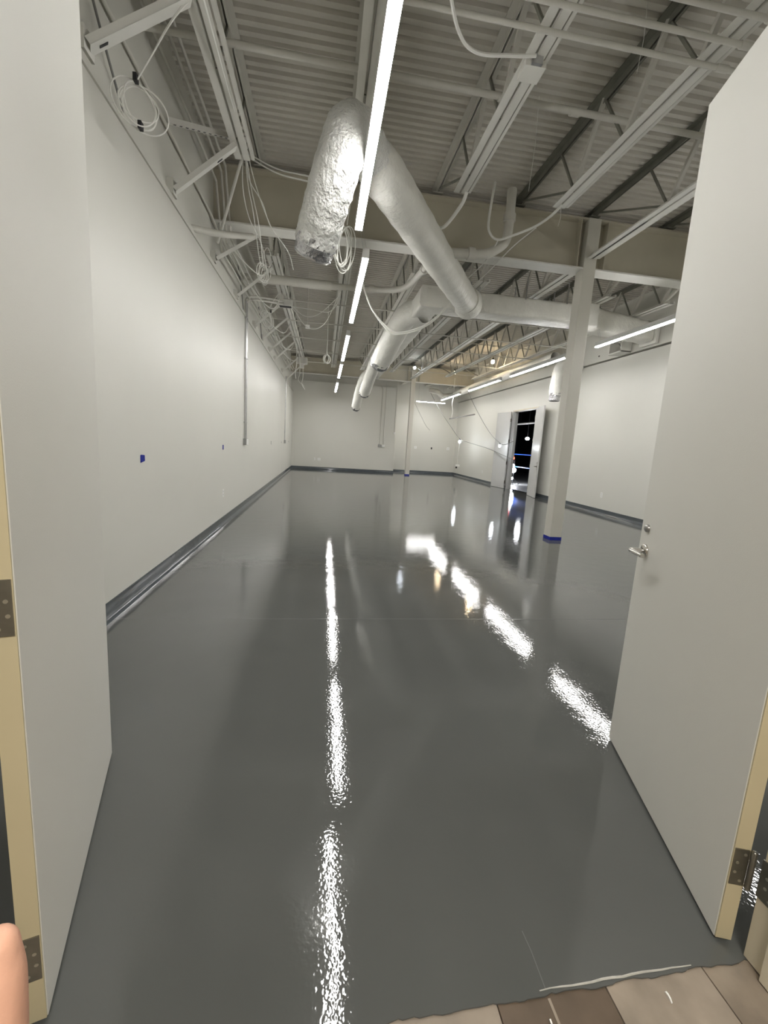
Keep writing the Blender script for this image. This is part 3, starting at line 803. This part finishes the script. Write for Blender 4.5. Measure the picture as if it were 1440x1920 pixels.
MB().box(-0.03, 0.05, -0.10, -0.075, -0.01, 0.05).build('clamp', 'galvanised', jb2)
jb3 = thing('junction_box', 'tiny box dangling on a wire between the left joists', 'box', (-0.46, 10.0, 3.79))
MB().box(-0.045, 0.045, -0.025, 0.025, -0.035, 0.035).build('body', 'plate_white', jb3)
MB().tube([(0, 0, 0.035), (0, 0, 1.12)], 0.003, 5).build('wire', 'cable_white', jb3)
jb4 = thing('junction_box', 'pale box under the first joist near the back wall', 'box', (-0.93, 16.6, 4.185))
MB().box(-0.2, 0.2, -0.12, 0.12, -0.09, 0.12).build('body', 'chord_paint', jb4, bevel=0.004)
MB().box(-0.08, 0.08, -0.06, 0.06, -0.25, -0.09).build('neck', 'chord_paint', jb4)

# ------------------------------------------------------------------ cables
def coil(name, c, rx, rz, turns, label, yaw=0.0, r=0.0045, feed=None, ties=()):
    root = thing(name, label, 'cable coil', c)
    for k in range(turns):
        ox, oz = random.uniform(-0.4, 0.4) * rx, random.uniform(-0.12, 0.10) * rz
        sx, sz = random.uniform(0.55, 1.0), random.uniform(0.80, 1.05)
        tilt, ty = random.uniform(-0.35, 0.35), random.uniform(0.0, 0.5)
        pts = []
        for j in range(30):
            a = 2 * PI * j / 30
            px = rx * sx * math.cos(a)
            pz = rz * sz * math.sin(a)
            px, pz = ox + px * math.cos(tilt) - pz * math.sin(tilt) * 0.6, oz + pz * math.cos(tilt) + px * math.sin(tilt) * 0.6
            pts.append((px * math.cos(yaw + ty), px * math.sin(yaw + ty) + 0.03 * math.sin(a + k) + 0.008 * k, pz))
        MB().tube(pts, r, 6, closed=True).build('loop', 'cable_white', root, smooth=True)
    if feed:
        for f in feed:
            MB().tube(spline(f, 8), r, 6).build('feed', 'cable_white', root, smooth=True)
    for t in ties:
        MB().box(t[0] - 0.011, t[0] + 0.011, t[1] - 0.02, t[1] + 0.02, t[2] - 0.022, t[2] + 0.022).build('tie', 'tie_black', root)
    return root
coil('cable_coil', (-1.25, 3.31, 3.41), 0.155, 0.125, 5, 'white cable coil with black ties hanging over the near left wall', yaw=0.3,
     feed=[[(-0.01, -0.02, 0.12), (0.05, 0.03, 0.28), (0.15, 0.1, 0.55), (0.28, 0.16, 0.80)], [(0.0, -0.03, 0.12), (0.07, 0.02, 0.3), (0.17, 0.1, 0.57), (0.29, 0.17, 0.80)]], ties=((-0.01, -0.03, 0.125), (0.0, 0.0, -0.12)))
coil('cable_coil', (0.13, 4.95, 3.42), 0.13, 0.24, 8, 'loose white cable coil hanging behind the big crinkled duct end', yaw=0.2, r=0.005,
     feed=[[(0.02, 0, 0.2), (0.05, 0.0, 0.45), (0.09, 0.0, 0.78)], [(-0.06, 0, 0.2), (-0.1, 0, 0.4), (-0.02, 0, 0.78)]])
coil('cable_coil', (-1.18, 9.1, 3.64), 0.13, 0.17, 3, 'small cable coil beside the top of the wall conduit', yaw=0.4, r=0.006, feed=[[(0.0, 0, 0.15), (0.08, 0.05, 0.35), (0.2, 0.1, 0.55)]], ties=((0.05, -0.02, 0.14),))
coil('cable_coil', (-0.02, 12.2, 3.55), 0.10, 0.11, 4, 'round white cable coil under the roof between the left joists, far off', r=0.012, feed=[[(0, 0, 0.11), (0.0, 0, 1.36)]])
coil('cable_coil', (-0.97, 6.85, 3.70), 0.09, 0.14, 6, 'tangled cable bunch hung on the fourth wall brace', yaw=0.5, r=0.005, feed=[[(0, 0, 0.1), (0.01, 0.02, 0.3), (0.015, 0.35, 0.48), (0.015, 0.75, 0.53)]])
hang = [
    [(-0.96, 5.27, 4.38), (-0.95, 5.45, 4.12), (-0.93, 5.7, 3.95), (-0.95, 6.3, 3.72), (-0.98, 6.75, 3.75)],
    [(-0.95, 5.25, 4.40), (-0.90, 5.35, 4.05), (-0.84, 5.55, 3.75), (-0.90, 6.3, 3.62), (-0.97, 6.82, 3.72)],
    [(-0.94, 5.28, 4.38), (-0.86, 5.30, 4.10), (-0.76, 5.4, 3.85), (-0.66, 5.5, 3.68), (-0.60, 5.52, 3.66)],
    [(-0.95, 5.30, 4.37), (-0.93, 5.40, 4.15), (-0.80, 5.5, 3.98), (-0.72, 5.62, 3.80), (-0.55, 6.0, 3.70), (-0.50, 6.3, 3.60)],
    [(-0.97, 5.26, 4.36), (-0.99, 5.36, 4.05), (-0.96, 5.6, 3.85), (-0.86, 5.9, 3.70), (-0.80, 6.0, 3.42)],
]
hl = ['leftmost', 'second', 'third', 'fourth', 'rightmost']
for k, pts in enumerate(hang):
    cable('hanging_cable', pts, 0.0055, 'white cable strand hanging from the strut end below the first joist, %s of five' % hl[k], group='cables hanging from the strut end')
for k in range(2):
    cable('joist_cable', [(-0.90 + 0.01 * k, 0.95, 4.19 - 0.02 * k), (-0.88, 3.2, 4.13 - 0.015 * k), (-0.90, 4.3, 4.18), (-0.93, 5.27, 4.38 - 0.03 * k)], 0.006, '%s cable sagging along the first joist towards the strut' % ('upper', 'lower')[k], group='cables along the first joist')
cable('slack_cable', [(-0.94, 5.30, 4.32), (-0.6, 5.15, 4.12), (-0.25, 4.9, 3.95), (0.0, 4.9, 3.9)], 0.007, 'white cable reaching from the strut to the crinkled duct end')
cable('slack_cable', [(-0.94, 5.30, 4.35), (-0.6, 5.15, 4.16), (-0.25, 4.9, 4.0), (0.0, 4.9, 3.95)], 0.007, 'upper white cable reaching from the strut to the crinkled duct end')
for k, o_ in enumerate((0.0, 0.03)):
    cable('loop_cable', [(0.50, 7.3, 3.90 - o_), (0.68, 7.35, 3.52), (0.98, 7.4, 3.26 - o_ * 1.5), (1.18, 7.42, 3.22 - o_), (1.52, 7.45, 3.34 - o_), (1.83, 7.5, 3.58 - o_), (2.15, 7.72, 3.98)], 0.012, '%s white cable swagged between the second light and the main duct' % ('upper', 'lower')[k], group='swagged cables under the main duct')
cable('flex_whip', [(0.42, 2.55, 4.17), (0.62, 2.95, 4.13), (0.78, 3.22, 4.09), (0.95, 3.35, 4.10), (1.2, 3.36, 4.13), (1.39, 3.36, 4.16)], 0.012, 'curved flexible conduit ending at the splice box overhead', cat='conduit')
cable('flex_whip', [(1.47, 5.12, 4.20), (1.44, 5.2, 4.10), (1.33, 5.45, 3.98), (1.24, 5.6, 4.02)], 0.02, 'short flexible conduit from the third joist end to the branch duct', cat='conduit')
cable('flex_whip', [(2.06, 5.9, 4.80), (2.02, 5.9, 4.32), (2.06, 5.88, 4.16), (2.16, 5.85, 4.10), (2.3, 5.75, 4.12), (2.5, 5.55, 4.16), (2.6, 5.35, 4.20), (2.6, 5.1, 4.2)], 0.016, 'flexible conduit looping up beside the sprinkler main', cat='conduit')
cable('thin_wire', [(2.55, 5.6, 4.18), (2.42, 6.0, 4.1), (2.35, 6.6, 4.02), (2.25, 7.2, 3.95), (2.20, 7.6, 3.98)], 0.008, 'pale wire running down past the girder to the branch duct end')
cable('thin_wire', [(2.16, 5.85, 4.10), (2.14, 6.2, 3.98), (2.08, 6.9, 3.95), (2.1, 7.5, 4.0)], 0.008, 'second pale wire slipping under the girder left of the first')
for x_, y, z0, z1, lb in ((1.98, 4.6, 4.86, 4.0, 'left'), (2.62, 5.15, 4.2, 4.0, 'middle'), (2.35, 3.6, 4.86, 4.38, 'right')):
    tag(MB().tube([(x_, y, z0), (x_ + 0.01, y, (z0 + z1) / 2), (x_ - 0.01, y, z1)], 0.0022, 5).build('loose_wire', 'cable_white'), 'hair-thin loose wire hanging from the near roof, %s one' % lb, 'wire')
for k, pts in enumerate(([(-0.80, 9.6, 4.06), (-0.4, 9.5, 4.02), (0.0, 9.4, 3.98), (0.22, 9.2, 4.2)], [(-0.78, 9.7, 4.1), (-0.5, 9.6, 3.9), (-0.2, 9.4, 3.92), (0.2, 9.0, 4.2)], [(-0.78, 9.7, 4.08), (-0.45, 9.9, 3.75), (-0.1, 9.6, 3.78), (0.2, 8.8, 4.2)])):
    cable('slack_cable', pts, 0.008, 'slack white cable from the joist box to the second joist, %s of three' % ('top', 'middle', 'lowest')[k], group='slack cables at the joist box')
for k, (x_, y) in enumerate(((-0.97, 14.2), (-0.92, 17.1), (-0.99, 16.2))):
    cable('hanging_cable', [(x_, y, 4.28), (x_ + 0.02, y, 3.7), (x_ - 0.02, y, 3.45), (x_ + 0.1 * k, y + 0.1, 3.25)], 0.01, 'white cable tail hanging off the joist near the back, %s one' % ('first', 'second', 'third')[k], group='cable tails near the back wall')
for k, (y, z) in enumerate(((3.35, 3.55), (8.0, 3.62), (10.3, 3.6))):
    cable('wall_cable', [(XL - 0.03, y - 0.1, z + 0.55), (XL - 0.02, y + 0.1, z + 0.3), (XL - 0.03, y + 0.35, z + 0.1), (XL - 0.02, y + 0.4, z - 0.06)], 0.009, 'dark thin cable drooping down the upper left wall, %s from the doorway' % ORD[k], 'cable_grey', group='dark cables on the upper left wall')

for k, (y0_, y1_, dz) in enumerate(((6.6, 7.8, 0.16), (7.9, 9.4, 0.22), (10.2, 11.6, 0.14), (11.8, 13.4, 0.18), (13.6, 15.4, 0.15))):
    cable('sagging_cable', [(-1.42, y0_, 3.95), (-1.2, (y0_ * 2 + y1_) / 3, 3.98 - dz), (-1.05, (y0_ + 2 * y1_) / 3, 4.02 - dz), (-0.95, y1_, 4.24)], 0.008, 'thin cable sagging between the left wall and the first joist, %s past the girder' % ORD[k], group='cables sagging over the left wall')
# ------------------------------------------------------------------ string lights at the far right
def bulb(loc, label, r, m):
    root = thing('string_bulb', label, 'bulb', loc, 'temporary string lights')
    MB().ball((0, 0, 0), r, sc3=(1, 1, 1.2)).build('globe', m, root, smooth=True)
    MB().tube([(0, 0, r * 1.05), (0, 0, r * 1.05 + 0.06)], r * 0.55, 10).build('socket', 'tie_black', root)
    if loc[2] > 3:
        MB().tube([(0, 0, r * 1.05 + 0.06), (0.01, 0, roof(loc[1]) - loc[2] + 0.01)], 0.005, 6).build('pendant_cord', 'cable_grey', root)
    return root
bulb((6.02, 18.80, 1.683), 'bright bare bulb hanging low before the far right corner', 0.055, 'bulb_cool')
bulb((6.30, 14.95, 1.557), 'bare bulb hanging before the folded far door leaf', 0.045, 'bulb_cool')
bulb((3.57, 18.0, 4.55), 'bare bulb up between the joists left of the far column', 0.05, 'bulb_cool')
bulb((5.29, 18.0, 4.50), 'bare bulb up between the joists right of the far column', 0.055, 'bulb_warm')
bulb((5.75, 15.0, 4.45), 'warm bare bulb tucked above the right light row', 0.06, 'bulb_warm')
cable('extension_cord', [(4.9, 20.6, 4.0), (5.4, 20.5, 3.2), (5.75, 19.6, 2.4), (6.02, 18.8, 1.80), (6.15, 18.0, 1.66), (6.45, 16.5, 1.45), (6.55, 14.95, 1.2), (6.76, 14.7, 1.1)], 0.010, 'dark cord sagging from the far corner ceiling past the low bulb to the doorway', 'cable_grey', 'cord')
cable('extension_cord', [(6.1, 18.6, 3.9), (6.25, 17.6, 3.0), (6.33, 16.2, 2.1), (6.30, 14.95, 1.66), (6.5, 14.9, 1.62), (6.78, 14.9, 1.75)], 0.010, 'dark cord sagging along the right wall to the bulb at the far door', 'cable_grey', 'cord')
cable('extension_cord', [(4.0, 19.8, 3.4), (4.4, 20.2, 2.9), (4.9, 20.9, 2.4), (5.3, 21.6, 2.2)], 0.006, 'thin faint cord hanging beside the far column', 'cable_grey', 'cord')
cable('power_cord', [(6.02, 18.8, 1.62), (6.0, 18.8, 1.25), (5.98, 18.82, 0.95), (6.02, 18.85, 0.66)], 0.009, 'white cord dropping from the low bulb to a plug block', 'cable_white', 'cord')
pb = thing('plug_block', 'small plug block on the end of the white cord in the far corner', 'plug', (6.03, 18.86, 0.60))
MB().box(-0.09, 0.09, -0.04, 0.04, -0.04, 0.05).build('body', 'plate_white', pb, bevel=0.008)
MB().box(-0.08, -0.02, -0.03, 0.03, -0.12, -0.04).build('plug', 'tie_black', pb)

# ------------------------------------------------------------------ things on the walls
def wall_conduit(y, z0, z1, n, label, boxw):
    r = thing('surface_conduit', label, 'conduit', (XL, y, z0))
    for k in range(n):
        yy = (k - (n - 1) / 2) * 0.10
        MB().tube([(0.022, yy, 0.06), (0.022, yy, z1 - z0)], 0.0135, 12).build('tube', 'galvanised', r, smooth=True)
        for zz in (0.35, 1.5, 2.2):
            if zz < z1 - z0:
                MB().box(0.0, 0.04, yy - 0.03, yy + 0.03, zz, zz + 0.02).build('strap', 'galvanised', r)
    MB().box(0.001, 0.055, -boxw, boxw, -0.06, 0.06).build('outlet_box', 'box_grey', r, bevel=0.004)
    MB().box(0.055, 0.060, -boxw * 0.9, boxw * 0.9, -0.055, 0.055).build('cover', 'plate_white' if n > 1 else 'box_grey', r)
    return r
wall_conduit(8.47, 1.25, 3.75, 2, 'pair of shiny conduits running down the left wall to a grey box', 0.10)
wall_conduit(16.6, 1.23, 3.6, 1, 'single far conduit running down the left wall near the back corner', 0.07)
bc = thing('surface_conduit', 'pair of painted conduits running down the back wall to a box', 'conduit', (2.7, YB, 1.28))
for k, (xo, zt_) in enumerate(((-0.07, 2.62), (0.09, 2.88))):
    MB().tube([(xo, -0.022, 0.05), (xo, -0.022, zt_)], 0.017, 10).build('tube', 'conduit_paint', bc, smooth=True)
MB().box(-0.16, 0.0, -0.06, -0.001, -0.06, 0.06).build('outlet_box', 'box_grey', bc)
MB().box(0.02, 0.16, -0.06, -0.001, -0.06, 0.06).build('outlet_box', 'plate_white', bc)
MB().tube(spline([(-0.07, -0.03, 2.62), (-0.12, -0.03, 2.72), (-0.2, -0.03, 2.78)], 5), 0.017, 8).build('bend', 'conduit_paint', bc, smooth=True)
bc2 = thing('surface_conduit', 'thin conduit down the edge of the back wall with a tiny box', 'conduit', (3.29, YB, 1.92))
MB().tube([(0, -0.02, 0.03), (0, -0.02, 2.2)], 0.012, 8).build('tube', 'conduit_paint', bc2, smooth=True)
MB().box(-0.045, 0.045, -0.05, -0.001, -0.06, 0.04).build('outlet_box', 'plate_white', bc2)
def plate(loc, nrm, label, w_=0.075, h_=0.118, m='plate_white', slots=True, name='outlet'):
    r = thing(name, label, 'outlet', loc)
    r.rotation_euler.z = math.atan2(nrm[1], nrm[0])
    MB().box(0.0005, 0.007, -w_ / 2, w_ / 2, -h_ / 2, h_ / 2).build('plate', m, r, bevel=0.002)
    if slots:
        for dz in (-0.024, 0.024):
            MB().box(0.007, 0.0085, -0.016, 0.016, dz - 0.014, dz + 0.014).build('socket', 'slot_dark' if m != 'plate_white' else 'housing', r)
            MB().box(0.0085, 0.009, -0.004, 0.004, dz - 0.006, dz + 0.006).build('slot', 'slot_dark', r)
    return r
plate((XL, 6.73, 0.48), (1, 0), 'white outlet low on the left wall below the second blue tape')
plate((-0.42, YB, 0.49), (0, -1), 'narrow white outlet low on the back wall, left of the double plate', 0.06)
plate((-0.22, YB, 0.48), (0, -1), 'wider white double plate low on the back wall', 0.13, 0.12)
plate((4.65, YA, 1.30), (0, -1), 'white plate on the recessed back wall right beside the far column', 0.13, 0.13)
plate((6.38, YA, 1.33), (0, -1), 'white plate on the recessed back wall by the right corner', 0.15, 0.14)
plate((5.50, YA, 1.30), (0, -1), 'dark open box on the recessed back wall between two white plates', 0.07, 0.10, 'slot_dark', False)
plate((XR, 9.53, 0.46), (-1, 0), 'white outlet low on the right wall behind the near column')
plate((XR, 17.6, 0.46), (-1, 0), 'white outlet low on the right wall beyond the folded far door leaf')
plate((XL, 12.6, 1.21), (1, 0), 'small dark open box on the left wall past the conduit pair', 0.05, 0.10, 'box_grey', False)
plate((XL, 15.6, 1.21), (1, 0), 'tiny dark box on the left wall before the single conduit', 0.05, 0.06, 'box_grey', False)
plate((XL, 18.6, 1.23), (1, 0), 'tiny dark box on the left wall nearest the back corner', 0.05, 0.06, 'box_grey', False)
t1 = thing('tape_patch', 'blue masking tape flap sticking out of the near left wall', 'tape', (XL, 3.81, 1.12))
MB().add([(0.001, -0.018, -0.035), (0.001, 0.018, -0.03), (0.001, 0.018, 0.03), (0.001, -0.018, 0.03), (0.008, -0.016, -0.03), (0.022, 0.02, -0.018), (0.022, 0.018, 0.03), (0.008, -0.012, 0.034)],
         [(0, 1, 2, 3), (4, 5, 6, 7), (0, 1, 5, 4), (1, 2, 6, 5), (2, 3, 7, 6), (3, 0, 4, 7)]).build('tape', 'blue_tape', t1)
t2 = thing('tape_patch', 'small dark blue tape patch on the left wall above the outlet', 'tape', (XL, 6.73, 1.17))
MB().box(0.0005, 0.006, -0.028, 0.028, -0.036, 0.036).build('tape', 'blue_tape', t2, bevel=0.004)
for k, (y, z) in enumerate(((9.62, 3.83), (9.9, 3.84), (10.3, 3.85))):
    plate((XR - 0.05, y, z), (-1, 0), 'small dark hole in the upper right wall, %s from the near column' % ORD[k], 0.05, 0.03, 'slot_dark', False, 'wall_hole')['category'] = 'hole'

# ------------------------------------------------------------------ the photographer's hand at the lower left
def hand():
    base = Vector((0, 0, 1.36))
    def P(px, py, d):       # small offsets in the hand's own frame: right, up, forward
        return base + CAM_F * d + CAM_R * px + CAM_U * py
    b = MB()
    tip = (-0.1355, -0.1545, 0.15)
    idx = [(-0.136, -0.153, 0.150), (-0.136, -0.165, 0.150), (-0.137, -0.186, 0.151), (-0.141, -0.212, 0.154), (-0.148, -0.240, 0.156)]
    fingers = [
        (idx, [0.0066, 0.0085, 0.0090, 0.0098, 0.0110]),
        ([(-0.160, -0.158, 0.152), (-0.160, -0.185, 0.151), (-0.162, -0.212, 0.153), (-0.165, -0.245, 0.156)], [0.0068, 0.0088, 0.0095, 0.011]),
        ([(-0.183, -0.168, 0.154), (-0.183, -0.192, 0.152), (-0.182, -0.216, 0.153), (-0.182, -0.245, 0.156)], [0.0066, 0.0084, 0.0092, 0.011]),
        ([(-0.206, -0.188, 0.156), (-0.204, -0.206, 0.154), (-0.201, -0.224, 0.154), (-0.198, -0.248, 0.156)], [0.0058, 0.0074, 0.0082, 0.010]),
        ([(-0.116, -0.232, 0.140), (-0.122, -0.250, 0.145), (-0.135, -0.272, 0.152), (-0.155, -0.300, 0.158)], [0.0076, 0.0098, 0.0115, 0.014]),
    ]
    for pts, rs in fingers:
        pw = [P(*p) for p in pts]
        path = spline(pw, 4)
        rr = []
        for i in range(len(path)):
            t = i / 4
            k = min(int(t), len(rs) - 2)
            rr.append(rs[k] + (rs[k + 1] - rs[k]) * (t - k))
        b.tube(path, rr, 14)
        b.ball(pw[0], rs[0] * 1.0, 14, 10)
    palm = [P(-0.170, -0.238, 0.156), P(-0.172, -0.262, 0.158), P(-0.174, -0.290, 0.159), P(-0.176, -0.318, 0.159), P(-0.180, -0.345, 0.16), P(-0.186, -0.40, 0.165)]
    wid = [0.040, 0.044, 0.043, 0.038, 0.030, 0.029]
    thk = [0.012, 0.014, 0.016, 0.018, 0.020, 0.022]
    rings = []
    for c, a, t in zip(palm, wid, thk):
        rings.append([tuple(c + CAM_R * a * math.cos(2 * PI * k / 20) + CAM_F * t * math.sin(2 * PI * k / 20)) for k in range(20)])
    b.loft(rings)
    o = b.build('hand', 'skin', smooth=True)
    m = o.modifiers.new('join', 'REMESH')
    m.mode = 'VOXEL'
    m.voxel_size = 0.0016
    m.use_smooth_shade = True
    s = o.modifiers.new('soft', 'SMOOTH')
    s.iterations = 6
    tag(o, 'bare fingertip of the photographer at the lower-left corner', 'hand')
hand()
